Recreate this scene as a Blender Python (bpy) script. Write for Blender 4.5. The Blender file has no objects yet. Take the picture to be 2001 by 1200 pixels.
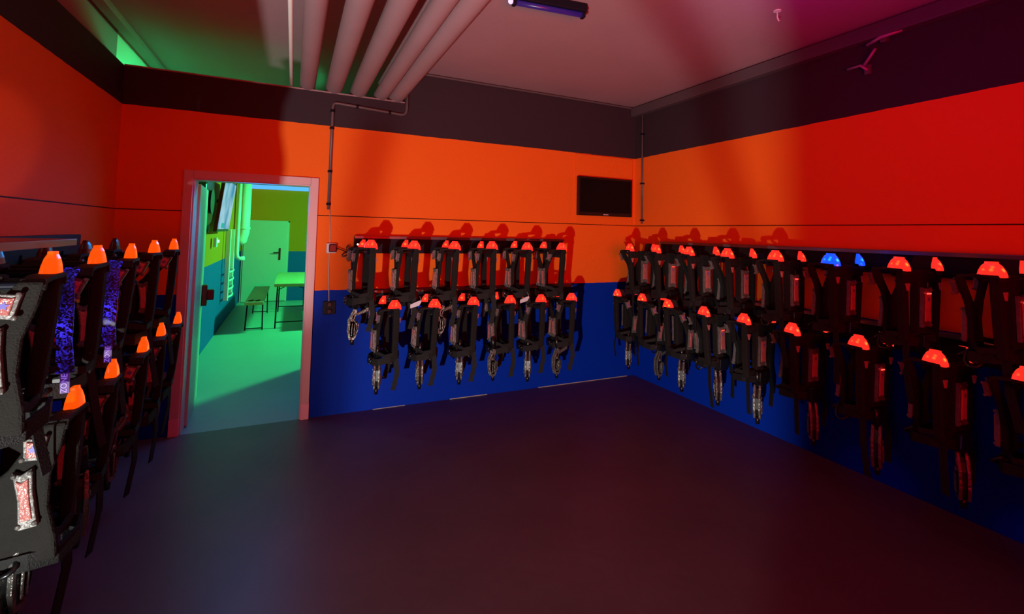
import bpy, bmesh, math, random
from mathutils import Vector, Matrix
random.seed(7)
PI = math.pi
col = bpy.context.scene.collection
SC = bpy.context.scene

# ------------------------------------------------------------------ room sizes (metres)
YB, XR, XL = 4.593, 3.800, -1.262      # back wall, right wall, left wall
ZB, ZS, ZO, ZT, ZC = 1.118, 1.794, 2.620, 2.925, 3.262
TH = 0.15
FXL, FY, FZ = -1.03, 12.0, 2.70        # far room: left wall, end wall, lit strip

# ------------------------------------------------------------------ materials
MATS = {}
def nmat(name):
    m = bpy.data.materials.new(name); m.use_nodes = True
    nt = m.node_tree; b = nt.nodes['Principled BSDF']
    MATS[name] = m
    return m, nt, b
def simple(name, c, rough=.6, metal=0., emit=None, es=0., bump=0., bscale=60., spec=.5, var=0., vscale=8., trans=0.):
    m, nt, b = nmat(name)
    b.inputs['Base Color'].default_value = (*c, 1)
    b.inputs['Roughness'].default_value = rough
    b.inputs['Metallic'].default_value = metal
    b.inputs['Specular IOR Level'].default_value = spec
    b.inputs['Transmission Weight'].default_value = trans
    if emit:
        b.inputs['Emission Color'].default_value = (*emit, 1)
        b.inputs['Emission Strength'].default_value = es
    tc = nt.nodes.new('ShaderNodeTexCoord')
    if var > 0:
        n = nt.nodes.new('ShaderNodeTexNoise'); n.inputs['Scale'].default_value = vscale
        n.inputs['Detail'].default_value = 4
        nt.links.new(tc.outputs['Object'], n.inputs['Vector'])
        mx = nt.nodes.new('ShaderNodeMix'); mx.data_type = 'RGBA'
        mx.inputs['A'].default_value = (*[v*(1-var) for v in c], 1)
        mx.inputs['B'].default_value = (*[min(1, v*(1+var)) for v in c], 1)
        nt.links.new(n.outputs['Fac'], mx.inputs['Factor'])
        nt.links.new(mx.outputs['Result'], b.inputs['Base Color'])
    if bump > 0:
        n2 = nt.nodes.new('ShaderNodeTexNoise'); n2.inputs['Scale'].default_value = bscale
        nt.links.new(tc.outputs['Object'], n2.inputs['Vector'])
        bp = nt.nodes.new('ShaderNodeBump'); bp.inputs['Strength'].default_value = bump
        bp.inputs['Distance'].default_value = .01
        nt.links.new(n2.outputs['Fac'], bp.inputs['Height'])
        nt.links.new(bp.outputs['Normal'], b.inputs['Normal'])
    return m

def banded(name, blue, mid, top, zb, zt, seam=None):
    """painted wall: horizontal colour bands by height, faint roller texture, panel seam"""
    m, nt, b = nmat(name)
    g = nt.nodes.new('ShaderNodeNewGeometry'); s = nt.nodes.new('ShaderNodeSeparateXYZ')
    nt.links.new(g.outputs['Position'], s.inputs[0])
    n = nt.nodes.new('ShaderNodeTexNoise'); n.inputs['Scale'].default_value = 9
    nt.links.new(g.outputs['Position'], n.inputs['Vector'])
    w = nt.nodes.new('ShaderNodeMath'); w.operation = 'MULTIPLY_ADD'
    w.inputs[1].default_value = .010; nt.links.new(n.outputs['Fac'], w.inputs[0])
    nt.links.new(s.outputs['Z'], w.inputs[2])
    def gt(v, src):
        q = nt.nodes.new('ShaderNodeMath'); q.operation = 'GREATER_THAN'; q.inputs[1].default_value = v
        nt.links.new(src, q.inputs[0]); return q.outputs[0]
    def mix(a, c, f):
        q = nt.nodes.new('ShaderNodeMix'); q.data_type = 'RGBA'; nt.links.new(f, q.inputs['Factor'])
        for k, v in (('A', a), ('B', c)):
            if isinstance(v, tuple): q.inputs[k].default_value = (*v, 1)
            else: nt.links.new(v, q.inputs[k])
        return q.outputs['Result']
    c = mix(blue, mid, gt(zb+.005, w.outputs[0])); c = mix(c, top, gt(zt+.005, w.outputs[0]))
    if seam:
        a = gt(seam-.004, s.outputs['Z']); d = gt(seam+.004, s.outputs['Z'])
        q = nt.nodes.new('ShaderNodeMath'); q.operation = 'SUBTRACT'
        nt.links.new(a, q.inputs[0]); nt.links.new(d, q.inputs[1])
        c = mix(c, (.03, .004, .002), q.outputs[0])
    nt.links.new(c, b.inputs['Base Color'])
    b.inputs['Roughness'].default_value = .62; b.inputs['Specular IOR Level'].default_value = .1
    n2 = nt.nodes.new('ShaderNodeTexNoise'); n2.inputs['Scale'].default_value = 55
    nt.links.new(g.outputs['Position'], n2.inputs['Vector'])
    bp = nt.nodes.new('ShaderNodeBump'); bp.inputs['Strength'].default_value = .12; bp.inputs['Distance'].default_value = .01
    nt.links.new(n2.outputs['Fac'], bp.inputs['Height']); nt.links.new(bp.outputs['Normal'], b.inputs['Normal'])
    return m

def dome_mat(name, base, hot, s1, s2):
    """glowing moulded plastic: brighter around the diodes sitting low inside"""
    m, nt, b = nmat(name)
    tc = nt.nodes.new('ShaderNodeTexCoord')
    v = nt.nodes.new('ShaderNodeTexVoronoi'); v.inputs['Scale'].default_value = 22
    nt.links.new(tc.outputs['Object'], v.inputs['Vector'])
    r = nt.nodes.new('ShaderNodeValToRGB'); r.color_ramp.elements[0].position = .08; r.color_ramp.elements[1].position = .34
    r.color_ramp.elements[0].color = (1, 1, 1, 1); r.color_ramp.elements[1].color = (0, 0, 0, 1)
    nt.links.new(v.outputs['Distance'], r.inputs[0])
    mx = nt.nodes.new('ShaderNodeMix'); mx.data_type = 'RGBA'
    mx.inputs['A'].default_value = (*base, 1); mx.inputs['B'].default_value = (*hot, 1)
    nt.links.new(r.outputs['Color'], mx.inputs['Factor'])
    nt.links.new(mx.outputs['Result'], b.inputs['Emission Color'])
    ms = nt.nodes.new('ShaderNodeMapRange'); ms.inputs['To Min'].default_value = s1; ms.inputs['To Max'].default_value = s2
    nt.links.new(r.outputs['Color'], ms.inputs['Value']); nt.links.new(ms.outputs['Result'], b.inputs['Emission Strength'])
    b.inputs['Base Color'].default_value = (*[x*.5 for x in base], 1); b.inputs['Roughness'].default_value = .2
    return m

BLUE, ORANGE, BLACK = (.0, .026, .37), (.80, .135, .012), (.036, .024, .032)
M_wall = banded('painted_wall', BLUE, ORANGE, BLACK, ZB, ZO, ZS)
M_far = banded('far_room_paint', (.01, .08, .34), (.95, .19, .01), (.95, .19, .01), 1.13, 2.6)
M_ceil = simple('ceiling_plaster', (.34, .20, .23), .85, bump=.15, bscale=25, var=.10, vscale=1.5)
M_floor = simple('floor_epoxy', (.115, .078, .098), .42, bump=.05, bscale=14, var=.25, vscale=2.2, spec=.35)
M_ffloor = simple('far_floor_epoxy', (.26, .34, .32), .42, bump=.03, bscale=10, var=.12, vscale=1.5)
M_frame = simple('door_frame_lacquer', (.62, .40, .42), .4, spec=.4)
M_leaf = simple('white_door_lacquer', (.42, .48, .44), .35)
M_dark = simple('dark_panel', (.012, .010, .013), .5)
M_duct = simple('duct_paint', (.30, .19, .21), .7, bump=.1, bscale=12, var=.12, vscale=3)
M_metal = simple('dark_steel', (.006, .006, .014), .5, metal=.0, spec=.15, bump=.05)
M_plate = simple('brushed_plate', (.16, .17, .20), .30, metal=.7)
M_fab = simple('black_fabric', (.0088, .0076, .0066), .85, bump=.5, bscale=160, var=.3, vscale=20, spec=.25)
M_web = simple('webbing', (.0075, .007, .0075), .7, bump=.5, bscale=220, spec=.3)
M_blk = simple('black_plastic', (.006, .006, .007), .3)
M_shell = simple('silver_shell', (.16, .155, .14), .28, metal=.5, bump=.8, bscale=60, var=.5, vscale=35)
M_case = simple('clear_case', (.11, .10, .095), .42, metal=.1, bump=.6, bscale=60, var=.6, vscale=40)
M_lens = simple('sensor_lens', (.34, .11, .10), .3, emit=(1, .02, .03), es=.035, bump=.6, bscale=80, var=.25, vscale=40)
M_star = simple('star_print', (.10, .08, .40), .5)
M_led = simple('led_red', (.3, 0, 0), .3, emit=(1, .03, .02), es=6)
M_ledw = simple('led_tip', (.3, .1, .1), .3, emit=(1, .45, .40), es=5)
M_red = dome_mat('red_glow', (1, .030, .018), (1, .20, .02), .95, 2.6)
M_org = dome_mat('orange_glow', (1, .075, .002), (1, .26, .01), 1.1, 2.0)
M_off = simple('unlit_dome', (.05, .01, .01), .25)
M_bluel = dome_mat('blue_glow', (.004, .06, 1), (.02, .55, 1), 1.6, 3.0)
M_tag = simple('white_tag', (.6, .6, .66), .5)
M_pipe = simple('conduit_grey', (.10, .075, .085), .4)
M_cable = simple('cable_black', (.02, .012, .012), .45)
M_cablew = simple('cable_white', (.45, .40, .38), .5)
M_tv = simple('tv_glass', (.003, .003, .004), .35, spec=.15)
M_logo = simple('tv_badge', (.5, .42, .5), .4)
M_wood = simple('table_wood', (.48, .40, .20), .5, var=.35, vscale=14)
M_radi = simple('radiator_white', (.7, .75, .72), .4)
M_star_strip = None
def speckle():  # emission stands in for blue light glinting off the speckled strap
    m, nt, b = nmat('blue_glint_speckle')
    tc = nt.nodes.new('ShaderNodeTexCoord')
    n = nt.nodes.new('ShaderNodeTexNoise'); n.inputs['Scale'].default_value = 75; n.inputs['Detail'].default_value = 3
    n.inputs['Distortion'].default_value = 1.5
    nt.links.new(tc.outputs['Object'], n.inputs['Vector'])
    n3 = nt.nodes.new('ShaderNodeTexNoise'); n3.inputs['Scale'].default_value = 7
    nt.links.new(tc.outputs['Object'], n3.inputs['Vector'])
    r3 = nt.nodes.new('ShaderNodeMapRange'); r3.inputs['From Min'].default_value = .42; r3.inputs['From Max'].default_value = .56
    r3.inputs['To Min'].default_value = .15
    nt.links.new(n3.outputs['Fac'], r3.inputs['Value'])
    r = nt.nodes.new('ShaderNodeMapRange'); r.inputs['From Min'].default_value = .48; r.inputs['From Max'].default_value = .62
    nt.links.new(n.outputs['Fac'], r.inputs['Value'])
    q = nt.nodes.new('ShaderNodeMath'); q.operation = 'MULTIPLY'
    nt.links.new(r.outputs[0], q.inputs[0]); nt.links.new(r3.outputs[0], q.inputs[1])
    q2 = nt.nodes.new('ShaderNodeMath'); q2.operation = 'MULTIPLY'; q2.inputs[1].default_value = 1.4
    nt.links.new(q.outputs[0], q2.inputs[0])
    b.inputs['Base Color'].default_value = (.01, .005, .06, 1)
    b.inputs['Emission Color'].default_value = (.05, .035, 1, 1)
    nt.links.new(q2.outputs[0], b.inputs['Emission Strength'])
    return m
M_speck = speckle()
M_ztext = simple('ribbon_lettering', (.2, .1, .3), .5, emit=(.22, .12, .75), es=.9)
M_scr = None
def screen_mat():
    m, nt, b = nmat('screen_picture')
    tc = nt.nodes.new('ShaderNodeTexCoord'); mp = nt.nodes.new('ShaderNodeMapping')
    mp.inputs['Rotation'].default_value = (0, .6, 0)
    nt.links.new(tc.outputs['Object'], mp.inputs['Vector'])
    n = nt.nodes.new('ShaderNodeTexNoise'); n.inputs['Scale'].default_value = 2.2; n.inputs['Detail'].default_value = 3
    nt.links.new(mp.outputs[0], n.inputs['Vector'])
    r = nt.nodes.new('ShaderNodeValToRGB')
    r.color_ramp.elements[0].position = .38; r.color_ramp.elements[0].color = (.02, .16, .40, 1)
    r.color_ramp.elements[1].position = .62; r.color_ramp.elements[1].color = (.35, .50, .75, 1)
    nt.links.new(n.outputs['Fac'], r.inputs[0])
    nt.links.new(r.outputs[0], b.inputs['Emission Color']); b.inputs['Emission Strength'].default_value = .9
    b.inputs['Base Color'].default_value = (.01, .01, .01, 1)
    return m
M_scr = screen_mat()
M_bstrip = simple('blue_strip_glow', (.1, .1, .1), .4, emit=(.10, .42, 1), es=1.0)
M_uv = simple('uv_tube', (.02, .01, .08), .3, emit=(.12, .04, .8), es=.10)
M_uvtip = simple('uv_tip', (.5, .4, .6), .3, emit=(.8, .5, 1), es=1.2)

# ------------------------------------------------------------------ mesh helpers
def box(bm, x0, x1, y0, y1, z0, z1, M=None):
    vs = [bm.verts.new((x, y, z)) for z in (z0, z1) for y in (y0, y1) for x in (x0, x1)]
    for f in ((0, 2, 3, 1), (4, 5, 7, 6), (0, 1, 5, 4), (2, 6, 7, 3), (0, 4, 6, 2), (1, 3, 7, 5)):
        bm.faces.new([vs[i] for i in f])
    if M: bmesh.ops.transform(bm, matrix=M, verts=vs)
    return vs
def prism(bm, pts, axis, a, b, M=None):
    """extrude the 2-D outline pts along an axis from a to b"""
    def P(u, v, w):
        return {'y': (u, w, v), 'x': (w, u, v), 'z': (u, v, w)}[axis]
    A = [bm.verts.new(P(u, v, a)) for u, v in pts]; B = [bm.verts.new(P(u, v, b)) for u, v in pts]
    bm.faces.new(A); bm.faces.new(B[::-1]); n = len(pts)
    for i in range(n): bm.faces.new((A[i], B[i], B[(i+1) % n], A[(i+1) % n]))
    if M: bmesh.ops.transform(bm, matrix=M, verts=A+B)
    return A+B
def tube(bm, pts, r, n=8, cap=True):
    pts = [Vector(p) for p in pts]; rings = []
    rr = r if isinstance(r, (list, tuple)) else [r]*len(pts)
    up = None
    for i, p in enumerate(pts):
        d = (pts[min(i+1, len(pts)-1)]-pts[max(i-1, 0)]).normalized()
        if up is None:
            up = Vector((0, 0, 1)) if abs(d.z) < .9 else Vector((1, 0, 0))
        s = d.cross(up)
        if s.length < 1e-4: s = d.orthogonal()
        s.normalize(); up = s.cross(d).normalized()
        rings.append([bm.verts.new(p+(s*math.cos(2*PI*k/n)+up*math.sin(2*PI*k/n))*rr[i]) for k in range(n)])
    for a, b in zip(rings, rings[1:]):
        for k in range(n): bm.faces.new((a[k], a[(k+1) % n], b[(k+1) % n], b[k]))
    if cap: bm.faces.new(rings[0][::-1]); bm.faces.new(rings[-1])
def ribbon(bm, pts, w, t, side=(1, 0, 0)):
    """flat strap of width w and thickness t along pts"""
    pts = [Vector(p) for p in pts]; s = Vector(side).normalized(); rings = []
    ww = w if isinstance(w, (list, tuple)) else [w]*len(pts)
    for i, p in enumerate(pts):
        d = (pts[min(i+1, len(pts)-1)]-pts[max(i-1, 0)]).normalized()
        n = d.cross(s).normalized(); h = s*ww[i]/2; q = n*t/2
        rings.append([bm.verts.new(v) for v in (p-h-q, p+h-q, p+h+q, p-h+q)])
    for a, b in zip(rings, rings[1:]):
        for k in range(4): bm.faces.new((a[k], a[(k+1) % 4], b[(k+1) % 4], b[k]))
    bm.faces.new(rings[0][::-1]); bm.faces.new(rings[-1])
def bez(p0, p1, p2, p3, n=8):
    out = []
    for i in range(n+1):
        t = i/n; u = 1-t
        out.append(Vector(p0)*u**3+Vector(p1)*3*u*u*t+Vector(p2)*3*u*t*t+Vector(p3)*t**3)
    return out
def obj(name, bm, mat, parent=None, bevel=0, smooth=False, seg=2):
    bmesh.ops.recalc_face_normals(bm, faces=bm.faces)
    me = bpy.data.meshes.new(name); bm.to_mesh(me); bm.free()
    o = bpy.data.objects.new(name, me); me.materials.append(mat); col.objects.link(o)
    if smooth:
        for p in me.polygons: p.use_smooth = True
    if bevel:
        md = o.modifiers.new('bevel', 'BEVEL'); md.width = bevel; md.segments = seg; md.limit_method = 'ANGLE'
        md.angle_limit = math.radians(35)
    if parent: o.parent = parent
    return o
def B(): return bmesh.new()
def thing(name, label, cat, loc=(0, 0, 0), rz=0, group=None):
    o = bpy.data.objects.new(name, None); col.objects.link(o); o.empty_display_size = .1
    o.location = loc; o.rotation_euler = (0, 0, rz)
    return tag(o, label, cat, group)
def tag(o, label, cat, group=None, kind=None):
    o['label'] = label; o['category'] = cat
    if group: o['group'] = group
    if kind: o['kind'] = kind
    return o
def struct(name, bm, mat, label, cat, bevel=0):
    o = obj(name, bm, mat, None, bevel); return tag(o, label, cat, kind='structure')
def copy_tree(o, parent=None):
    c = o.copy(); col.objects.link(c); c.parent = parent
    for ch in [x for x in o.children]: copy_tree(ch, c)
    return c

# ------------------------------------------------------------------ room shell
bm = B(); box(bm, -4.5, XR+.15, -2.6, YB, -.1, 0)
struct('floor', bm, M_floor, 'dark grey epoxy floor of the equipment room', 'floor')
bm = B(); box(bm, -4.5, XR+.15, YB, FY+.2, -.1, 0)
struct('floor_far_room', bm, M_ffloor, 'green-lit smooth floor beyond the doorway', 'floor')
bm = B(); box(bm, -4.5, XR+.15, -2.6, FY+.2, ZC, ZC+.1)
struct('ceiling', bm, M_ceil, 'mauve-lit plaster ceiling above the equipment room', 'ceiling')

DX0, DX1, DZ = -.795, .145, 2.075      # rough door opening
bm = B()
box(bm, XL-TH, DX0, YB, YB+TH, 0, ZT); box(bm, DX0, DX1, YB, YB+TH, DZ, ZT)
box(bm, DX1, .945, YB, YB+TH, 0, ZT); box(bm, .945, XR+TH, YB, YB+TH, 0, ZC)
struct('wall_back', bm, M_wall, 'back wall painted blue, orange and black with the doorway', 'wall')
bm = B(); box(bm, XR, XR+TH, -2.6, YB, 0, ZC)
struct('wall_right', bm, M_wall, 'long right wall painted blue, orange and black behind the vests', 'wall')
bm = B(); box(bm, XL-TH, XL, -2.6, YB, 0, ZT)
struct('wall_left', bm, M_wall, 'left wall painted blue, orange and black, open above', 'wall')
bm = B(); box(bm, -4.5, XR+TH, -2.7, -2.6, 0, ZC)
struct('wall_rear', bm, M_dark, 'dark wall behind the viewer', 'wall')
bm = B(); box(bm, -.42, -.38, -2.6, -.02, 0, ZC)  # added out of view to cut the lamp's light on the right wall
struct('light_block_partition', bm, M_dark, 'added unseen dark partition shading the right wall from the lamp', 'wall')
bm = B(); box(bm, -4.6, -4.5, -2.7, FY+.2, 0, ZC)
struct('wall_outer', bm, M_dark, 'far dark wall beyond the left wall', 'wall')
# strip of set-back panel above the left wall
bm = B(); box(bm, XL-.16, XL-.10, -2.6, YB+TH, ZT, ZC)
struct('wall_upper_left', bm, M_ceil, 'pale set-back strip above the black top of the left wall', 'wall')
# far room
bm = B(); box(bm, FXL-.1, FXL, YB+TH, FY, 0, 2.62); box(bm, XL-.1, FXL-.1, YB+TH, FY, 2.55, 2.62)
struct('wall_far_left', bm, M_far, 'yellow-green and teal side wall of the room beyond the doorway', 'wall')
bm = B(); box(bm, XL-.16, XL-.10, YB+TH, FY, 2.5, ZC)
struct('wall_far_upper', bm, simple('pale_upper_paint', (.7, .75, .7), .7), 'bright green-lit upper wall seen through the gap over the black wall', 'wall')
bm = B(); box(bm, FXL-.3, XR+TH, FY, FY+.1, 0, ZC)
struct('wall_far_end', bm, M_far, 'yellow-green end wall of the room beyond the doorway', 'wall')
bm = B(); box(bm, XR, XR+TH, YB+TH, FY, 0, ZC)
struct('wall_far_right', bm, M_far, 'right side wall of the room beyond the doorway', 'wall')
bm = B(); box(bm, .95, 1.05, YB+TH, 6.95, 0, ZC)  # added hidden screen, blocks green light to give the floor its shade edge
struct('far_light_block', bm, M_far, 'added hidden screen shading the floor of the room beyond the doorway', 'wall')
bm = B(); box(bm, XL, -.97, .25, .35, 0, .27)
box(bm, XL, -1.10, .25, .35, 0, 2.3)  # added unseen block, keeps floor lamp light off the doorway side
struct('light_block_stub', bm, M_dark, 'added unseen dark block keeping lamp light off the doorway side', 'wall')
# boxed panel around the small screen
bm = B(); box(bm, 2.93, 3.74, YB-.022, YB, ZS+.012, ZO-.012)
struct('trim_1', bm, M_wall, 'shallow orange boxed panel around the black television', 'panel', bevel=.003)
# ceiling beam seen through the gap, angle strip along the back wall
bm = B(); box(bm, -1.33, -1.25, 3.0, FY, ZC-.055, ZC)
struct('trim_2', bm, M_duct, 'slim beam on the ceiling above the left wall', 'beam', bevel=.004)
bm = B(); box(bm, XR-.075, XR, -2.5, YB, ZC-.125, ZC-.02)
struct('trim_3', bm, simple('trunk_grey', (.075, .055, .065), .6), 'grey trunking along the top of the right wall', 'trunking', bevel=.006)
bm = B(); tube(bm, [(.97, YB-.012, ZC-.02), (XR-.08, YB-.012, ZC-.02)], .011, 8)
struct('trim_4', bm, M_pipe, 'thin conduit where back wall meets ceiling', 'conduit')
bm = B(); box(bm, XL, .945, YB-.006, YB+.03, ZT, ZT+.012); box(bm, XL, .945, YB+TH-.03, YB+TH, ZT, ZT+.03)
struct('trim_5', bm, M_duct, 'pale capping strip on the open top of the back wall', 'trim')
for n, (z, y0) in enumerate(((.0, 0),)):
    pass
bm = B()
for (x0, x1, h) in ((.75, 1.05, .004), (1.5, 1.9, .006), (2.5, 3.7, .006)):
    box(bm, x0, x1, YB-.006, YB, 0, h)
struct('baseboard_back', bm, M_cablew, 'broken pale sealant line at the foot of the back wall', 'sealant line')

# door frame: jambs, head, lining
bm = B()
W = .065
ox0, ox1, oz = DX0-.03, DX1+.05, DZ+.055
def frame_piece(x0, x1, z0, z1): box(bm, x0, x1, YB-.028, YB+.0, z0, z1)
frame_piece(ox0, ox0+W, 0, oz); frame_piece(ox1-W, ox1, 0, oz); frame_piece(ox0+W, ox1-W, oz-W, oz)
box(bm, ox0+W-.014, ox0+W+.012, YB-.01, YB+TH, 0, oz-W+.012)
box(bm, ox1-W-.012, ox1-W+.014, YB-.01, YB+TH, 0, oz-W+.012)
box(bm, ox0+W, ox1-W, YB-.01, YB+TH, oz-W-.012, oz-W+.014)
fr = struct('door_frame', bm, M_frame, 'pale door frame glowing pink around the open doorway', 'door frame', bevel=.004)
# foot blocks (paler lower ends of the frame) stay with the frame
bm = B()
for x in (ox0, ox1-W): box(bm, x-.002, x+W+.002, YB-.031, YB+.0, 0, .135)
obj('frame_foot', bm, simple('frame_foot_paint', (.85, .42, .50), .4), fr, bevel=.003)

# open door leaf, hinged on the left jamb and folded into the far room
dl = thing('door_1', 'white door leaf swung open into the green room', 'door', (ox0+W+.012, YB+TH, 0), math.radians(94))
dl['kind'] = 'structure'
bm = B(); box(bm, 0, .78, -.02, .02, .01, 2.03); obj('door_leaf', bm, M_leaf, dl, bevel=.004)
bm = B(); box(bm, .66, .74, -.065, -.02, .90, 1.10)
box(bm, .70, .76, -.12, -.06, .95, 1.05)
obj('lock_case', bm, M_blk, dl, bevel=.006)
bm = B(); box(bm, .67, .73, .02, .03, .92, 1.12); tube(bm, [(.70, .03, 1.04), (.70, .07, 1.04), (.60, .07, 1.04)], .009, 8)
obj('door_handle', bm, M_blk, dl, bevel=.003)

# ------------------------------------------------------------------ ducts through the gap
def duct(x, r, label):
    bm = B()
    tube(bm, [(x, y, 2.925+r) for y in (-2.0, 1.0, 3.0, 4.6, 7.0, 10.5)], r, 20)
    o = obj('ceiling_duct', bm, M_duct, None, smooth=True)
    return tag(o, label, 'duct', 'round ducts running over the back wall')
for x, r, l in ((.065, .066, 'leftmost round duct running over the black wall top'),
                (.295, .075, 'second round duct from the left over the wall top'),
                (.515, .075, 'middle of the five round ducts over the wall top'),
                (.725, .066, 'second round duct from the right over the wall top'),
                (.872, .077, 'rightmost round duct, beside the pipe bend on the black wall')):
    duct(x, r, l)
bm = B(); tube(bm, [(-.07, -2.0, 2.955), (-.07, 10, 2.955)], .013, 10)
tag(obj('thin_pipe', bm, M_radi, None, smooth=True), 'thin pale pipe left of the round ducts', 'pipe')

# conduit with a bend, down the wall
t = thing('conduit', 'dark pipe bending off the ceiling and down the orange wall', 'pipe', (0, 0, 0))
pts = [(.965, YB-.02, 3.05), (.965, YB-.02, 2.88)]+bez((.965, YB-.02, 2.88), (.965, YB-.02, 2.80), (.93, YB-.02, 2.80), (.88, YB-.02, 2.805), 5)[1:]
pts += [(.34, YB-.02, 2.835)]+bez((.34, YB-.02, 2.835), (.29, YB-.02, 2.835), (.29, YB-.02, 2.83), (.285, YB-.02, 2.79), 5)[1:]
pts += [(.285, YB-.02, 1.85)]
bm = B(); tube(bm, pts, .013, 10); obj('pipe_run', bm, M_pipe, t, smooth=True)
for p in ((.285, 2.76), (.285, 2.60), (.285, 2.2), (.285, 1.9), (.5, 2.826), (.8, 2.81)):
    bm = B(); box(bm, p[0]-.02, p[0]+.02, YB-.008, YB, p[1]-.009, p[1]+.009)
    tube(bm, [(p[0], YB-.02, p[1]-.012), (p[0], YB-.02, p[1]+.012)], .0165, 10) if p[1] < 2.77 else tube(bm, [(p[0]-.012, YB-.02, p[1]), (p[0]+.012, YB-.02, p[1])], .0165, 10)
    obj('pipe_clip', bm, M_metal, t)
t = thing('corner_conduit', 'thin dark conduit running down the corner of the two walls', 'pipe')
bm = B(); tube(bm, [(XR-.02, 4.44, 3.17), (XR-.02, 4.44, 2.4), (XR-.02, 4.44, 1.82)], .011, 8); obj('pipe_run', bm, M_pipe, t, smooth=True)
for z in (2.9, 2.3, 1.86):
    bm = B(); box(bm, XR-.035, XR, 4.42, 4.46, z-.008, z+.008); obj('pipe_clip', bm, M_metal, t)
bm = B(); tube(bm, [(.30, YB-.006, 1.85), (.31, YB-.006, 1.62), (.312, YB-.006, 1.3), (.325, YB-.006, 1.02)], .005, 8)
tag(obj('cable', bm, M_cablew, None, smooth=True), 'pale thin cable from the pipe down to the lower socket', 'cable')
# switch box + coil
t = thing('junction_box', 'small grey junction box on orange wall beside the coiled lead', 'junction box', (.325, YB, 1.50))
bm = B(); box(bm, -.042, .042, -.030, 0, -.045, .045); obj('case', bm, M_tag, t, bevel=.006)
bm = B(); box(bm, -.022, .044, -.055, -.028, -.036, .036); obj('plug', bm, M_blk, t, bevel=.008)
bm = B()
c0 = Vector((.475, YB-.035, 1.46)); pts = [Vector((.37, YB-.045, 1.50))]
for k in range(5):
    a = math.radians(-150+k*62); L = .085+.02*(k % 2)
    d = Vector((math.cos(a), 0, math.sin(a))); s = Vector((-d.z, 0, d.x))
    pts += bez(c0+Vector((0, -.004*k, 0)), c0+d*L+s*.05+Vector((0, -.006, 0)), c0+d*L-s*.05, c0+Vector((0, -.004*k, 0)), 10)
pts += bez(c0, c0+Vector((.03, 0, .07)), (.50, YB-.04, 1.50), (.60, YB-.10, 1.505), 8)
tube(bm, pts, .005, 6)
tag(obj('coiled_cable', bm, M_cable, None, smooth=True), 'dark coiled lead looped up between the junction box and the vest rack', 'cable')
t = thing('wall_socket', 'dark double socket on the blue wall below the cable', 'socket', (.33, YB, .96))
bm = B(); box(bm, -.055, .055, -.012, 0, -.06, .06); obj('plate', bm, M_metal, t, bevel=.004)
for z in (-.03, .03):
    bm = B(); tube(bm, [(0, -.013, z), (0, -.030, z)], .02, 14); obj('socket_insert', bm, M_blk, t, bevel=.003)

# small television
t = thing('wall_television', 'small black flat television on the orange wall near the corner', 'television', (3.315, YB-.022, 2.12))
bm = B(); box(bm, -.385, .385, -.05, -.015, -.225, .225); obj('case', bm, M_blk, t, bevel=.008)
bm = B(); box(bm, -.355, .355, -.0525, -.049, -.185, .200); obj('screen', bm, M_tv, t)
bm = B(); box(bm, -.2, .2, -.016, 0, -.14, .14); obj('wall_mount', bm, M_metal, t)
bm = B(); box(bm, -.035, .035, -.054, -.050, -.213, -.203); obj('badge', bm, M_logo, t)

# UV fixture and small brackets by the ceiling
t = thing('uv_lamp', 'dim blue-violet tube lamp on the ceiling at the top edge', 'lamp', (1.50, 2.70, 3.2), math.radians(-6))
bm = B(); box(bm, -.27, .27, -.03, .03, .0, .06); obj('housing', bm, M_metal, t, bevel=.006)
bm = B(); tube(bm, [(-.24, 0, -.015), (.24, 0, -.015)], .018, 12); obj('tube', bm, M_uv, t, smooth=True)
bm = B()
for s in (-1, 1): box(bm, s*.25-.012, s*.25+.012, -.022, .022, -.036, .002)
obj('tube_holder', bm, M_metal, t, bevel=.004)
bm = B(); bmesh.ops.create_uvsphere(bm, u_segments=12, v_segments=8, radius=.018, matrix=Matrix.Translation((-.275, 0, -.012))); obj('indicator', bm, M_uvtip, t, smooth=True)
M_brk = simple('bracket_paint', (.35, .20, .33), .4, metal=.2)
t = thing('wall_bracket', 'small mauve rod bracket high on the black right wall', 'bracket', (XR-.01, 1.88, 3.13))
bm = B(); tube(bm, [(-.03, .10, -.02), (-.05, .0, 0), (-.03, -.12, .01)], .013, 8); obj('rod', bm, M_brk, t, smooth=True)
bm = B(); box(bm, -.03, .01, -.02, .02, -.03, .03); obj('base_plate', bm, M_pipe, t, bevel=.004)
t = thing('wall_hook', 'small three-armed mauve hook below the rod bracket', 'hook', (XR-.01, 1.985, 2.95))
bm = B(); tube(bm, [(-.03, .13, .02), (-.05, .03, .015), (-.04, -.01, -.03)], .010, 8)
tube(bm, [(-.045, .01, .01), (-.05, -.04, .07), (-.05, -.07, .11)], .010, 8); obj('arms', bm, M_brk, t, smooth=True)
bm = B(); box(bm, -.02, .01, -.015, .025, -.05, .02); obj('base_plate', bm, M_pipe, t, bevel=.004)
t = thing('ceiling_hook', 'small pale hook on the ceiling near the right wall', 'hook', (2.99, 2.13, ZC))
bm = B(); tube(bm, [(0, 0, 0), (0, 0, -.05), (.012, 0, -.07), (.03, 0, -.06)], .005, 8); obj('hook_rod', bm, M_radi, t, smooth=True)
bm = B(); tube(bm, [(0, 0, -.006), (0, 0, 0)], .025, 14); obj('base_plate', bm, M_radi, t)

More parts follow.
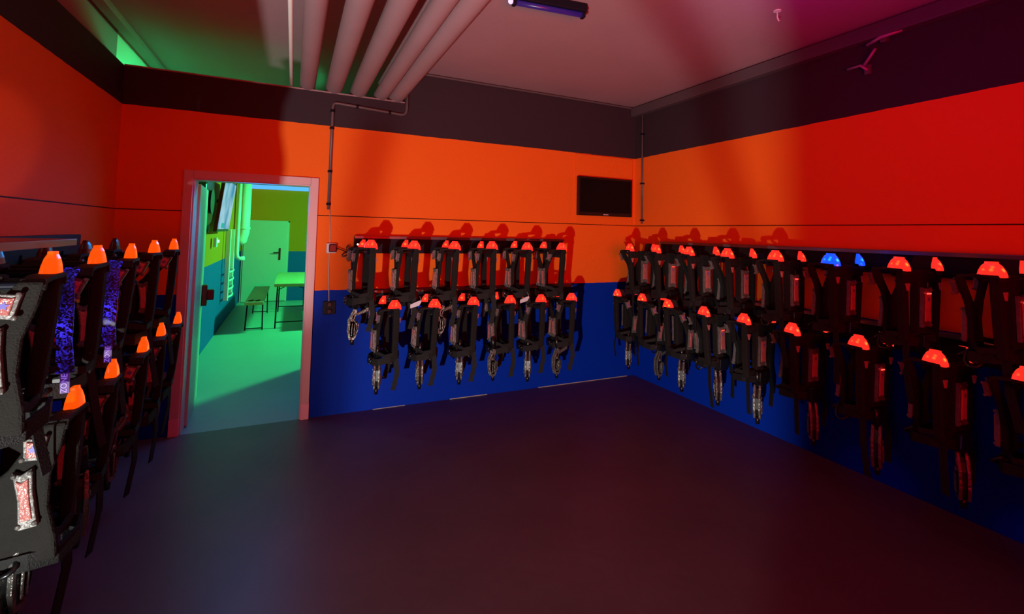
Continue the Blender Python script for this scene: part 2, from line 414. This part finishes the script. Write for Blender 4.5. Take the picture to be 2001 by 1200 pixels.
# ------------------------------------------------------------------ vest prototypes
GV = 'laser game vests hanging on the wall racks'
def build_sensor(parent, kind, x, y, z, rot=0., red=False, face=-1):
    """small clear-cased hit sensor; kind: shoulder, bar, plate"""
    w, h = {'shoulder': (.062, .075), 'bar': (.050, .185), 'plate': (.082, .235)}[kind]
    bm = B(); pts = []
    if kind == 'bar':
        out = [(-w*.5, h*.5), (-w*.1, h*.42), (w*.5, h*.5), (w*.42, h*.1), (w*.5, -h*.5), (-w*.45, -h*.5), (-w*.35, 0)]
    elif kind == 'plate':
        out = [(-w*.5, h*.5), (-w*.2, h*.47), (w*.2, h*.47), (w*.5, h*.5), (w*.44, h*.2), (w*.5, -h*.1), (w*.5, -h*.5), (w*.1, -h*.46), (-w*.5, -h*.5), (-w*.46, -h*.1), (-w*.5, h*.15)]
    else:
        out = [(-w*.5, h*.5), (-w*.3, h*.42), (w*.3, h*.42), (w*.5, h*.5), (w*.42, 0), (w*.36, -h*.5), (-w*.36, -h*.5), (-w*.42, 0)]
    R = Matrix.Translation((x, y, z)) @ Matrix.Rotation(rot, 4, 'Y')
    prism(bm, out, 'y', 0, face*.020, R)
    for (u, v) in out[:1]+[out[3]]+[out[-3]]:
        pass
    for sx in (-1, 1):
        for sz in (-1, 1):
            bmesh.ops.create_uvsphere(bm, u_segments=8, v_segments=6, radius=.008,
                                      matrix=R @ Matrix.Translation((sx*w*.40, face*.020, sz*h*.43)))
    o = obj('sensor', bm, M_case, parent, bevel=.004)
    bm = B()
    prism(bm, [(u*.62, v*.70) for u, v in out], 'y', face*.018, face*.026, R)
    obj('sensor_lens', bm, M_lens, o, bevel=.003)
    if kind != 'bar':
        bm = B(); st = []
        for k in range(10):
            rr = .014 if k % 2 == 0 else .006; a = PI/2+k*PI/5
            st.append((rr*math.cos(a), rr*math.sin(a)+(.0 if kind == 'shoulder' else .05)))
        prism(bm, st, 'y', face*.0255, face*.0275, R); obj('star_emblem', bm, M_star, o)
    if red:
        bm = B()
        for dx in (-.014, 0, .014):
            bmesh.ops.create_icosphere(bm, subdivisions=1, radius=.0042, matrix=R @ Matrix.Translation((dx, face*.028, h*.5-.035)))
        obj('indicator_light', bm, M_led, o)
    return o

def build_dome(parent, x, mat, y=.02, kx=1., ky=1.):
    bm = B(); n = 24; rings = []
    prof = [(1.0, 0), (1.0, .012), (.90, .034), (.70, .057), (.50, .068), (.46, .070), (.44, .079)]
    for s, z in prof:
        ring = []
        for k in range(n):
            a = 2*PI*k/n; c, d = math.cos(a), math.sin(a)
            ex = 3.2 if z < .06 else 4
            q = (abs(c)**ex+abs(d)**ex)**(-1/ex)
            pinch = 1-.10*math.exp(-(c*3)**2)*(1 if z < .06 else 0)
            ring.append(bm.verts.new((x+.027*kx*q*c*s, y+.058*ky*q*d*s*pinch, z-.004)))
        rings.append(ring)
    for a, b in zip(rings, rings[1:]):
        for k in range(n): bm.faces.new((a[k], a[(k+1) % n], b[(k+1) % n], b[k]))
    bm.faces.new(rings[-1]); bm.faces.new(rings[0][::-1])
    o = obj('shoulder_light', bm, mat, parent)
    return o

def build_vest(domes, seed=0, red=False, wide=False, cover=True, spine=True, off=False):
    rnd = random.Random(seed)
    v = thing('laser_vest', 'black laser game vest', 'vest', group=GV)
    # front panel: full chest with a V neck, waisted armholes
    bm = B()
    fy = -.125 if (wide or spine) else -.100
    VF = Matrix.Translation((0, fy, 0))
    # strips instead of one n-gon so the panel stays clean: left half, right half
    def half(s):
        L = ([(.178, -.005), (.120, -.005), (.085, -.055), (.035, -.135), (0, -.165), (0, -.44), (.165, -.44), (.160, -.37), (.138, -.27), (.140, -.17), (.165, -.08)] if wide else
             [(.178, -.003), (.124, -.003), (.075, -.085), (.022, -.165), (0, -.185), (0, -.43), (.072, -.43), (.058, -.36), (.052, -.25), (.088, -.15), (.142, -.07)])
        prism(bm, [(s*a, b) for a, b in L], 'y', 0, .028, VF)
    half(1); half(-1)
    obj('front_panel', bm, M_fab, v, bevel=.009)
    # back panel: two flank straps, spine, yoke and hem around two openings
    bm = B()
    y0, y1 = .010, .062
    for s in (-1, 1):
        prism(bm, [(s*.128, 0), (s*.172, 0), (s*.170, -.10), (s*.158, -.30), (s*.146, -.42), (s*.112, -.42), (s*.120, -.30), (s*.128, -.10)], 'y', y0, y1)
    if spine:
        prism(bm, [(-.045, 0), (.045, 0), (.042, -.10), (.042, -.35), (.05, -.42), (-.05, -.42), (-.042, -.35), (-.042, -.10)], 'y', y0, y1)
    box(bm, -.125, .125, y0+.004, y1-.004, -.075, -.012); 
    prism(bm, [(-.125, -.375), (-.08, -.36), (.08, -.36), (.125, -.375), (.118, -.43), (-.118, -.43)], 'y', y0+.004, y1-.004)
    obj('back_panel', bm, M_fab, v, bevel=.010)
    for s in (-1, 1):
        bm = B(); ribbon(bm, [(s*.149, -.115, -.03), (s*.149, -.105, -.006), (s*.149, -.06, .0), (s*.149, .05, .0), (s*.149, .058, -.03)], .060, .016)
        obj('shoulder_strap', bm, M_web, v, bevel=.003)
        build_dome(v, s*.149, M_off if (off and s < 0) else domes, .02, .85 if domes is M_org else 1., .82 if domes is M_org else 1.)
        # side webbing with buckle
        bm = B(); ribbon(bm, [(s*(.15 if wide else .07), -.11, -.36), (s*.150, -.05, -.385), (s*.150, .02, -.375)], .028, .006, (0, 0, 1))
        obj('side_strap', bm, M_web, v)
        ln = .18+.16*rnd.random(); sw = rnd.uniform(-.03, .05)
        bm = B(); ribbon(bm, [(s*.130, .045, -.39), (s*(.138+sw*.3), .062, -.42-ln*.5), (s*.130+sw, .055+sw, -.44-ln)], .042, .005, (.3, .95, 0))
        obj('loose_strap', bm, M_web, v)
    # belt
    bm = B()
    bw = .165 if wide else .118
    path = [(-bw, -.10), (-bw*.6, -.135), (bw*.6, -.135), (bw, -.10), (bw+.02, 0), (bw+.01, .058), (bw*.6, .072), (-bw*.6, .072), (-bw-.01, .058), (-bw-.02, 0)]
    A = [[], [], [], []]
    for (x, y) in path:
        for i, (k, z) in enumerate(((1, -.40), (1.0, -.455), (.93, -.455), (.93, -.40))): A[i].append(bm.verts.new((x*k, y*k, z+.010*math.sin(x*22+seed)+.012*math.sin(y*17))))
    n = len(path)
    for i in range(4):
        for k in range(n): bm.faces.new((A[i][k], A[i][(k+1) % n], A[(i+1) % 4][(k+1) % n], A[(i+1) % 4][k]))
    obj('belt', bm, M_web, v, bevel=.002)
    bm = B(); box(bm, -.032, .032, -.152, -.132, -.465, -.415); tube(bm, [(-.045, -.142, -.44), (.045, -.142, -.44)], .007, 6)
    obj('buckle', bm, M_blk, v, bevel=.004)
    # coiled hose from the belt to the phaser
    bm = B(); a = rnd.uniform(-.03, .03)
    pts = bez((.05, -.10, -.40), (.13, -.19, -.46), (.02+a, -.17, -.42), (a*.5, -.09, -.50), 10)
    tube(bm, pts, .008, 8); obj('hose', bm, M_blk, v, smooth=True)
    # electronics pack on the back
    bm = B(); prism(bm, [(-.05, -.37), (.05, -.37), (.056, -.44), (.04, -.47), (-.04, -.47), (-.056, -.44)], 'y', .05, .10)
    obj('battery_pack', bm, M_blk, v, bevel=.008)
    # sensors
    for s in (-1, 1):
        build_sensor(v, 'shoulder', s*(.105 if wide else .128), fy, -.070 if wide else -.065, s*(.08 if wide else .30))
        build_sensor(v, 'bar', s*(.088 if wide else .036), fy, -.225 if wide else -.275, s*-.10)
    if spine: build_sensor(v, 'plate', 0, .062, -.215, 0, red, face=1)
    for s in (-1, 1):
        bm = B(); prism(bm, [(s*.149-.016, -.075), (s*.149+.016, -.075), (s*.149+.003, -.118), (s*.149-.003, -.118)], 'y', .060, .072)
        obj('rear_marker', bm, M_lens, v, bevel=.002)
    if not wide and domes is not M_org:
        cy, cw = (-.012, .100) if cover else (.050, .060)
        bm = B(); ribbon(bm, [(-.112, cy, -.06), (-.108, cy, .03), (-.125, cy, .078)], cw, .005, (0, 1, 0))
        obj('shoulder_flap', bm, M_web, v)
    # crumpled clump of hose and webbing under the chest
    for q in range(3):
        a0 = rnd.uniform(-.10, .10); b0 = rnd.uniform(-.12, .06)
        bm = B(); tube(bm, bez((a0, b0, -.40), (a0+rnd.uniform(-.1, .1), b0-.06, -.50), (a0+rnd.uniform(-.1, .1), b0+.08, -.53), (a0*.3, b0*.5, -.41), 9), .007, 6)
        obj('hose_loop', bm, M_blk, v, smooth=True)
    return v

def build_phaser():
    p = thing('phaser', 'laser game phaser', 'phaser')
    k = .00082
    def T(pts): return [((x-605)*k, (700-z)*k) for x, z in pts]
    body = T([(628, 690), (655, 705), (645, 755), (628, 790), (645, 822), (668, 842), (660, 905), (630, 985), (603, 1002), (568, 988), (556, 905), (566, 800), (598, 745), (618, 705)])
    inner = T([(632, 720), (642, 735), (630, 775), (618, 792), (632, 815), (652, 848), (646, 900), (620, 965), (600, 980), (580, 970), (570, 905), (580, 805), (608, 755)])
    bm = B(); prism(bm, inner, 'x', -.026, .026); obj('body', bm, M_blk, p, bevel=.006)
    cx = sum(u for u, z in body)/len(body); cz = sum(z for u, z in body)/len(body)
    for s in (-1, 1):
        bm = B(); prism(bm, body, 'x', s*.010, s*.026)
        for du in (-.016, .004):
            tube(bm, [((s*.029), cx+du+.006, cz+.00), (s*.031, cx+du-.002, cz-.05), (s*.029, cx+du-.004, cz-.10)], .0055, 6)
        bmesh.ops.create_cone(bm, cap_ends=True, segments=14, radius1=.016, radius2=.011, depth=.010,
                              matrix=Matrix.Translation((s*.029, cx-.010, cz+.025)) @ Matrix.Rotation(PI/2, 4, 'Y'))
        sh = obj('shell', bm, M_shell, p, bevel=.005)
        bm = B(); tube(bm, [(s*.027, cx+(u-cx)*.74, cz+(z-cz)*.82) for u, z in body[2:]+body[:1]], .0028, 5)
        obj('shell_groove', bm, M_blk, sh)
    bm = B()
    prism(bm, T([(640, 738), (660, 764), (765, 728), (775, 690), (752, 686), (740, 700)]), 'x', -.017, .017)
    obj('grip', bm, M_shell, p, bevel=.007)
    bm = B(); tube(bm, [(0, .040, -.055), (0, .052, -.085), (0, .036, -.105)], .004, 6); obj('trigger_guard', bm, M_blk, p)
    bm = B(); tube(bm, [(0, -.002, -.235), (0, -.002, -.285)], [.018, .014], 12); obj('muzzle', bm, M_blk, p, smooth=True)
    bm = B(); tube(bm, [(0, .02, .11), (0, .028, .06), (0, .026, .005)], [.016, .022, .02], 8); obj('cable_boot', bm, M_blk, p, smooth=True)
    return p

proto = {'redb': build_vest(M_red, 4, False, False, False, False), 'red': build_vest(M_red, 3), 'redled': build_vest(M_red, 5, True), 'orange': build_vest(M_org, 9, False, True, False, True, True), 'orangelow': build_vest(M_org, 12, False, True, False),
         'orange_slim': build_vest(M_org, 13, False, False, False, False, True), 'orangelow_slim': build_vest(M_org, 15, False, False, False, False), 'blue': build_vest(M_bluel, 11)}
pproto = build_phaser()
used = set()
def place(kind, loc, rz, label):
    if kind not in used: o = proto[kind]; used.add(kind)
    else: o = copy_tree(proto[kind])
    o.location = loc; o.rotation_euler = (random.uniform(-.035, .035), random.uniform(-.03, .03), rz+random.uniform(-.10, .10))
    o['label'] = label
    return o
def gun(loc, rz, label, tilt=0, group='phasers hanging below the vests'):
    if 'gun' not in used: o = pproto; used.add('gun')
    else: o = copy_tree(pproto)
    o.location = loc; o.rotation_euler = (tilt, 0, rz); o['label'] = label; o['group'] = group
    return o
ORD = ['first', 'second', 'third', 'fourth', 'fifth', 'sixth', 'seventh', 'eighth', 'ninth']
NEAR = ['nearest', 'second nearest', 'middle', 'second farthest', 'farthest']
ZU, ZL = 1.515, 1.010
OUT = .405                               # vest centre to wall
# back wall ---------------------------------------------------------------
bt = [.57, .94, 1.315, 1.675, 2.04, 2.40]
bb = [.775, 1.14, 1.50, 1.86, 2.19, 2.545]
for i, x in enumerate(bt):
    place('redb', (x, YB-OUT, ZU), -PI/2, f'black vest with red shoulder lights, {ORD[i]} from the doorway, back wall upper rack')
    if i in (0, 2): gun((x-.10, YB-OUT+(-.10), ZU-.50), -PI/2, f'silver and black phaser under the {ORD[i]} vest of the back wall upper rack', .05)
for i, x in enumerate(bb):
    place('redb', (x, YB-OUT, ZL), -PI/2, f'black vest with red shoulder lights, {ORD[i]} from the doorway, back wall lower rack')
    side = i in (3, 5)
    gun((x-(.085 if not side else .14), YB-OUT-.10, ZL-(.42 if i < 4 else .47)), 0 if False else ((-PI/2) if side else -math.atan2(x, YB-OUT)+.15*(i % 2)),
        f'silver phaser under the {ORD[i]} vest from the doorway, back wall lower rack', .1 if side else .04)
# right wall --------------------------------------------------------------
rt = [4.03, 3.63, 3.21, 2.82, 2.40, 2.00, 1.59, 1.20, .80]
rb = [4.20, 3.80, 3.44, 3.06, 2.66, 2.25, 1.84, 1.44, 1.08]
for i, y in enumerate(rt):
    k = 'blue' if i == 5 else ('redled' if i in (1, 4, 6, 7, 8) else 'red')
    lab = ('black vest with blue shoulder lights, the only blue-lit one, right wall upper rack' if i == 5 else
           f'black vest with red shoulder lights, {ORD[i]} from room corner, right wall upper rack')
    place(k, (XR-OUT, y-.02, ZU), PI, lab)
for i, y in enumerate(rb):
    front = i in (0, 1, 2)
    place('redled' if i in (3, 6) else 'red', (XR-OUT, y-(.02), ZL), 0 if front else PI,
          f'black vest with red shoulder lights, {ORD[i]} from room corner, right wall lower rack')
    side = i in (1,)
    gun((XR-.48+(.04 if i % 2 else 0), y-.10, ZL-.48), (PI/2+PI) if side else -math.atan2(XR-.48, y)+(.2 if i % 2 else -.15),
        f'phaser under the {ORD[i]} vest from the room corner, right wall lower rack', .08)
# left wall ---------------------------------------------------------------
lt = [1.93, 2.32, 2.73, 3.15, 3.61]
lb = [2.20, 2.58, 3.05, 3.42, 3.86]
LX = -.685-.149
left_vests = []
for i, y in enumerate(lt):
    v = place('orange' if i == 0 else 'orange_slim', (LX-(.0), y, ZU), 0, f'black vest with orange shoulder light, {NEAR[i]}, left wall upper rack')
    left_vests.append(v)
for i, v in enumerate(left_vests):
    if i in (1, 2):
        v['label'] = ('black vest with orange lights and the larger blue-glinting ZONE ribbon on the left wall' if i == 1 else
                      'black vest with orange lights and the smaller blue-glinting ZONE ribbon on the left wall')
        bm = B()
        ribbon(bm, [(.100, -.10, .0), (.100, -.158, -.03), (.110, -.160, -.12), (.125, -.160, -.25), (.130, -.160, -.36)], [.085, .085, .075, .042, .052], .006)
        rb_ = obj('lit_ribbon', bm, M_speck, v)
        bm = B(); ribbon(bm, [(.130, -.160, -.36), (.132, -.160, -.43)], .026, .005)
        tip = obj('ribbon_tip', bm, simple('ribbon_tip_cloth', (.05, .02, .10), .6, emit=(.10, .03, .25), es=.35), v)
        cu = bpy.data.curves.new('ribbon_text', 'FONT'); cu.body = 'ZONE'; cu.size = .024; cu.extrude = .0008; cu.align_x = 'CENTER'; cu.align_y = 'CENTER'
        tmp = bpy.data.objects.new('tmp', cu); me = bpy.data.meshes.new_from_object(tmp); bpy.data.objects.remove(tmp)
        tx = bpy.data.objects.new('ribbon_text', me); me.materials.clear(); me.materials.append(M_ztext); col.objects.link(tx); tx.parent = tip
        tx.location = (.131, -.1645, -.395); tx.rotation_euler = (PI/2, -PI/2, 0)
for i, y in enumerate(lb):
    place('orangelow' if i == 0 else 'orangelow_slim', (LX, y, ZL), 0, f'black vest with orange shoulder light, {NEAR[i]}, left wall lower rack')
    gun((LX+.06+(.05 if i == 1 else 0), y-.12, ZL-.34), .4 if i % 2 else -.25, f'phaser hanging under the {NEAR[i]} vest of the left wall lower rack', .1)

# ------------------------------------------------------------------ racks
def rack(name_label, axis_pts, n_arms, ztop, L, loc, rz, tag_at=None, wide=None):
    """local: x along the wall from 0 to L, -y out from the wall"""
    t = thing('vest_rack', name_label, 'rack', loc, rz)
    bm = B(); box(bm, 0, L, -.045, 0, ztop-.15, ztop); obj('rail', bm, M_metal, t, bevel=.004)
    bm = B(); x0, x1, dp = wide or (0, L, .06); box(bm, x0, x1, -dp, 0, ztop, ztop+.012); box(bm, x0, x1, -dp-.005, -dp+.008, ztop-.014, ztop+.012)
    obj('top_plate', bm, M_plate, t, bevel=.002)
    for a in axis_pts:
        bm = B(); tube(bm, [(a, -.04, ztop-.125), (a, -.56, ztop-.120), (a, -.59, ztop-.09)], .010, 10)
        box(bm, a-.02, a+.02, -.052, -.040, ztop-.145, ztop-.095)
        obj('hanging_arm', bm, M_metal, t, smooth=False)
    for q in (.05, L/2, L-.05):
        bm = B(); bmesh.ops.create_uvsphere(bm, u_segments=8, v_segments=6, radius=.006, matrix=Matrix.Translation((q, -.046, ztop-.05)))
        obj('screw', bm, M_shell, t)
    return t
UT, LT = 1.605, 1.100
r = rack('dark upper vest rack on the back wall', [x-.52+.0 for x in bt], 6, UT, 2.24, (.52, YB, 0), 0)
bm = B(); bmesh.ops.create_uvsphere(bm, u_segments=8, v_segments=6, radius=.008, matrix=Matrix.Translation((.0, -.30, UT-.06))); obj('indicator_light', bm, M_ledw, r)
rack('dark lower vest rack on the back wall', [x-.52+.0 for x in bb], 6, LT, 2.36, (.52, YB, 0), 0)
rack('dark upper vest rack on the right wall', [4.10-y for y in rt], 9, UT, 3.6, (XR, 4.10, 0), -PI/2)
rack('dark lower vest rack on the right wall', [4.30-y for y in rb], 9, LT, 3.8, (XR, 4.30, 0), -PI/2)
rack('metal-topped upper vest rack on the left wall', [y-1.70 for y in lt], 5, UT, 2.15, (XL, 1.70, 0), PI/2, None, (-.5, .66, .50))
rack('lower vest rack on the left wall', [y-1.9 for y in lb], 5, LT, 2.2, (XL, 1.9, 0), PI/2)
# tags on the lower rack
for x, l in ((.98, 'crumpled white tag between the first two lower vests on the back wall'), (2.02, 'white tag behind the strap of the fifth lower vest on the back wall')):
    t = thing('hang_tag', l, 'tag', (x, YB-.58, 1.035), 0)
    bm = B(); prism(bm, [(-.045, -.02), (.03, .0), (.05, .03), (.045, .045), (.01, .035), (-.045, .012)], 'y', 0, .004); obj('tag_card', bm, M_tag, t)
    bm = B(); tube(bm, [(.04, 0, .03), (.045, .01, .06), (.04, .03, .075)], .0015, 6); obj('tag_string', bm, M_cablew, t)

# ------------------------------------------------------------------ far room contents
t = thing('beer_table', 'long folding table with pale wooden top in the green room', 'table', (.03, 8.62, 0))
bm = B(); box(bm, -.27, .27, 0, 2.2, .725, .75); obj('table_top', bm, M_wood, t, bevel=.004)
bm = B(); box(bm, -.265, .265, .006, 2.19, .70, .726); obj('top_frame', bm, simple('table_edge_green', (.35, .40, .05), .5), t)
for y in (.25, 1.95):
    for x in (-.22, .22):
        bm = B(); tube(bm, [(x, y, .71), (x*1.05, y-.1, 0)], .012, 8); obj('leg', bm, M_metal, t)
    bm = B(); tube(bm, [(-.23, y-.085, .10), (.23, y-.085, .10)], .009, 8); tube(bm, [(-.22, y-.01, .62), (0, y+.25, .70)], .007, 6); tube(bm, [(.22, y-.01, .62), (0, y+.25, .70)], .007, 6)
    obj('leg_brace', bm, M_metal, t)
def bench(x, label):
    t = thing('beer_bench', label, 'bench', (x, 8.55, 0))
    bm = B(); box(bm, -.135, .135, 0, 2.2, .455, .48); obj('bench_seat', bm, M_wood, t, bevel=.004)
    bm = B(); box(bm, -.13, .13, .005, 2.19, .43, .456); obj('seat_frame', bm, MATS['table_edge_green'], t)
    for y in (.28, 1.95):
        for s in (-1, 1):
            bm = B(); tube(bm, [(s*.11, y, .44), (s*.125, y-.1, 0)], .011, 8); obj('leg', bm, M_metal, t)
        bm = B(); tube(bm, [(-.12, y-.09, .03), (.12, y-.09, .03)], .008, 8); obj('leg_brace', bm, M_metal, t)
    return t
bench(-.51, 'wooden-topped bench left of the folding table in the green room')
bench(.56, 'wooden-topped bench right of the folding table, mostly behind the door frame')
bm = B()
for k, (x, y) in enumerate(((-.565, 8.68), (-.47, 8.66))):
    pts = [(x+.035*math.cos(a)*(1+.2*math.sin(3*a)), y+.045*math.sin(a), .487+.004*math.sin(2*a)) for a in [2*PI*q/14 for q in range(15)]]
    tube(bm, pts, .007, 6)
tag(obj('key_cord', bm, M_cable, None), 'small dark looped cord lying on the bench end', 'cord')
# far door
t = thing('door_2', 'plain closed door lit green at the end of the far room', 'door', (-.54, FY, 0)); t['kind'] = 'structure'
bm = B(); box(bm, -.44, .44, -.045, -.005, .01, 1.79); obj('door_leaf', bm, M_leaf, t, bevel=.004)
bm = B(); box(bm, .27, .31, -.055, -.045, .93, 1.20); tube(bm, [(.29, -.05, 1.10), (.29, -.095, 1.10), (.16, -.095, 1.10)], .012, 8); obj('door_handle', bm, M_blk, t, bevel=.003)
bm = B(); box(bm, -.47, -.44, -.03, 0, 0, 1.82); box(bm, .44, .47, -.03, 0, 0, 1.82); box(bm, -.47, .47, -.03, 0, 1.79, 1.82); obj('door_frame', bm, M_leaf, t)
bm = B(); box(bm, FXL+.02, 2.2, FY-.06, FY, 2.53, 2.68)
o = struct('trim_6', bm, M_bstrip, 'glowing blue strip light across the top of the far end wall', 'strip light')
# far television
t = thing('hanging_television', 'lit television showing a blue sky picture, tilted down in green room', 'television', (-.91, 7.72, 1.60))
t.rotation_euler = (0, math.radians(6), 0)
bm = B(); box(bm, -.03, .015, -.60, .60, 0, .72); obj('case', bm, M_blk, t, bevel=.006)
bm = B(); box(bm, .014, .019, -.585, .585, .035, .70); obj('screen', bm, M_scr, t)
bm = B(); box(bm, .0185, .0205, -.30, -.05, .05, .12); obj('caption_box', bm, simple('caption_teal', (.01, .1, .15), .5, emit=(.02, .20, .30), es=.7), t)
bm = B(); tube(bm, [(-.03, 0, .40), (-.12, 0, .42)], .025, 10); box(bm, -.05, -.03, -.15, .15, .25, .55); obj('wall_mount', bm, M_metal, t)
t = thing('wall_speaker', 'black speaker box on the side wall left of the lit television', 'speaker', (-.93, 6.55, 1.66))
bm = B(); prism(bm, [(-.28, .08), (-.1, 0), (.22, .05), (.34, .2), (.30, .56), (.0, .66), (-.3, .5)], 'x', -.095, .02); obj('case', bm, M_blk, t, bevel=.02)
bm = B(); tube(bm, [(.02, 0, .30), (.05, 0, .30)], [.13, .15], 20); obj('speaker_cone', bm, M_dark, t)
bm = B(); tube(bm, [(0, -.1, .05), (.02, -.05, -.06), (.01, .08, -.05), (0, .15, .05)], .008, 6); obj('cable', bm, M_cable, t)
# radiator / pipes
t = thing('towel_radiator', 'pale ladder radiator on side wall below the lit television', 'radiator', (-.95, 9.0, .45))
bm = B(); box(bm, -.04, .03, -.03, .03, 0, 1.17); obj('upright', bm, M_radi, t, bevel=.008)
bm = B(); box(bm, -.04, .03, .55, .61, 0, 1.17); obj('upright', bm, M_radi, t, bevel=.008)
for z in (.06, .19, .33, .47):
    bm = B(); tube(bm, [(.03, 0, z), (.055, .3, z+.0), (.03, .58, z)], .016, 8); obj('rung', bm, M_radi, t, smooth=True)
t = thing('waste_pipe', 'bent pale pipe beside the ladder radiator in green room', 'pipe', (-.86, 9.3, 1.10))
bm = B(); tube(bm, [(0, 0, 1.5), (0, 0, .12), (.01, .0, .05), (.05, .02, .02), (.12, .04, .03)], .035, 12); obj('pipe_run', bm, M_radi, t, smooth=True)
t = thing('air_duct', 'wide pale duct elbow beside the bent pipe in green room', 'duct', (-.86, 10.4, 1.32))
bm = B(); tube(bm, [(0, 0, 1.3), (0, 0, .25), (-.03, 0, .10), (-.10, 0, .06)], .10, 16); obj('duct_run', bm, M_radi, t, smooth=True)
bm = B(); tube(bm, [(0, 0, .30), (0, 0, .34)], .112, 16); obj('collar', bm, M_radi, t, smooth=True)
t = thing('control_box', 'small control with a lit white button under the television', 'control', (-1.0, 7.75, 1.38))
bm = B(); box(bm, 0, .04, -.06, .06, 0, .13); obj('case', bm, M_radi, t, bevel=.005)
bm = B(); box(bm, .04, .06, .0, .05, .06, .10); obj('button', bm, simple('button_glow', (.5, .8, .6), .4, emit=(.5, 1, .7), es=1.2), t)

# ------------------------------------------------------------------ lights
def light(name, kind, loc, e, c, target=None, **kw):
    d = bpy.data.lights.new(name, kind); d.energy = e; d.color = c
    for k, v in kw.items(): setattr(d, k, v)
    o = bpy.data.objects.new(name, d); col.objects.link(o); o.location = loc
    if target:
        o.rotation_euler = (Vector(target)-Vector(loc)).to_track_quat('-Z', 'Y').to_euler()
    return o
light('warm_floor_lamp', 'SPOT', (-1.17, -.50, .16), 740, (.84, .86, .80), (1.9, 4.3, 1.9), spot_size=math.radians(110), spot_blend=.35, shadow_soft_size=.035)
light('red_flood', 'AREA', (.45, -1.5, 1.4), 58, (1, 0, 0), (2.3, 2.8, 3.0), shape='RECTANGLE', size=1.8, size_y=.6, spread=math.radians(100))
light('red_flood_left', 'AREA', (1.6, 1.0, 1.9), 6, (1, 0, 0), (-1.2, 3.4, 2.5), shape='DISK', size=.6, spread=math.radians(120))
light('blue_foot', 'SPOT', (2.0, .6, .4), 7, (.02, .10, 1), (3.8, 2.0, .02), spot_size=math.radians(13), spot_blend=.8, shadow_soft_size=.05)
light('blue_foot_near', 'SPOT', (2.0, .2, .4), 7, (.02, .10, 1), (3.8, 1.15, .02), spot_size=math.radians(14), spot_blend=.8, shadow_soft_size=.05)
light('blue_door_spill', 'AREA', (-.3, 4.85, 1.9), 5, (.02, .34, 1), (-.2, 3.2, 0), shape='DISK', size=.4)
light('pink_patch', 'SPOT', (.3, .5, 1.3), 90, (1, .35, .3), (-1.26, 2.78, 1.98), spot_size=math.radians(13), spot_blend=.5, shadow_soft_size=.03)  # added narrow spot, imitates light reflected onto the left wall
light('green_flood', 'AREA', (3.0, 8.9, 2.75), 480, (.04, 1, .26), (-.3, 8.0, .6), shape='DISK', size=.25)
light('green_upper', 'AREA', (.6, 5.4, 2.78), 17, (.01, 1, .28), (-1.26, 5.3, 2.95), shape='DISK', size=.25, spread=math.radians(110))
light('blue_fill', 'AREA', (.3, 6.0, 2.5), 10, (.02, .15, 1), (.2, 5.0, 0), shape='DISK', size=.8)
light('blue_corner', 'AREA', (2.6, .2, 2.9), .8, (.05, .1, 1), (2.9, .6, 0), shape='DISK', size=.6)
light('violet_tube_glow', 'AREA', (2.4, 1.6, 2.6), 2.5, (.5, .03, 1), (3.3, 1.6, 3.25), shape='DISK', size=.4)

w = bpy.data.worlds.new('world'); SC.world = w; w.use_nodes = True
w.node_tree.nodes['Background'].inputs[0].default_value = (.02, .02, .05, 1)
w.node_tree.nodes['Background'].inputs[1].default_value = .02

L0 = Vector((-1.17, -.50, .16))
t = thing('shadow_rods', 'added unseen dark rods casting shadow bands from the floor lamp', 'shadow rods', L0)
def ls(W, f=.14): return (Vector(W)-L0)*f  # rods added out of view, shaped to project shadow bands onto the walls
bm = B(); tube(bm, [ls((.72, 4.593, 2.75)), ls((.55, 4.593, 1.811)), ls((.389, 4.593, .78)), ls((.33, 4.593, -.7))], .016, 8); obj('upright', bm, M_blk, t, smooth=True)
bm = B(); tube(bm, [ls((1.9, 2.2, 3.27)), ls((3.3, 3.095, 3.27)), ls((3.8, 3.35, 2.518)), ls((3.8, 3.05, 1.8)), ls((3.8, 2.7, .6))], .016, 8); obj('bent_shadow_rod', bm, M_blk, t, smooth=True)

# ------------------------------------------------------------------ camera
F, CX, CY, PITCH, ROLL, YAW = 918.3, 996.28, 403.52, .05512, -.02324, .43079
fw = Vector((math.sin(YAW)*math.cos(PITCH), math.cos(YAW)*math.cos(PITCH), math.sin(PITCH)))
rt_ = Vector((math.cos(YAW), -math.sin(YAW), 0)); up = rt_.cross(fw)
r2 = rt_*math.cos(ROLL)-up*math.sin(ROLL); u2 = rt_*math.sin(ROLL)+up*math.cos(ROLL)
cd = bpy.data.cameras.new('camera'); cam = bpy.data.objects.new('camera', cd); col.objects.link(cam)
cd.sensor_fit = 'HORIZONTAL'; cd.sensor_width = 36; cd.lens = 36*F/2001
cd.shift_x = -(CX-1000.5)/2001; cd.shift_y = (CY-600)/2001
Mx = Matrix((( r2.x, u2.x, -fw.x, 0), (r2.y, u2.y, -fw.y, 0), (r2.z, u2.z, -fw.z, 1.68), (0, 0, 0, 1)))
cam.matrix_world = Mx
cd.clip_start = .05; cd.clip_end = 60
SC.camera = cam
SC.view_settings.view_transform = 'Standard'
SC.view_settings.look = 'None'
SC.cycles.max_bounces = 8
SC.cycles.sample_clamp_indirect = 4
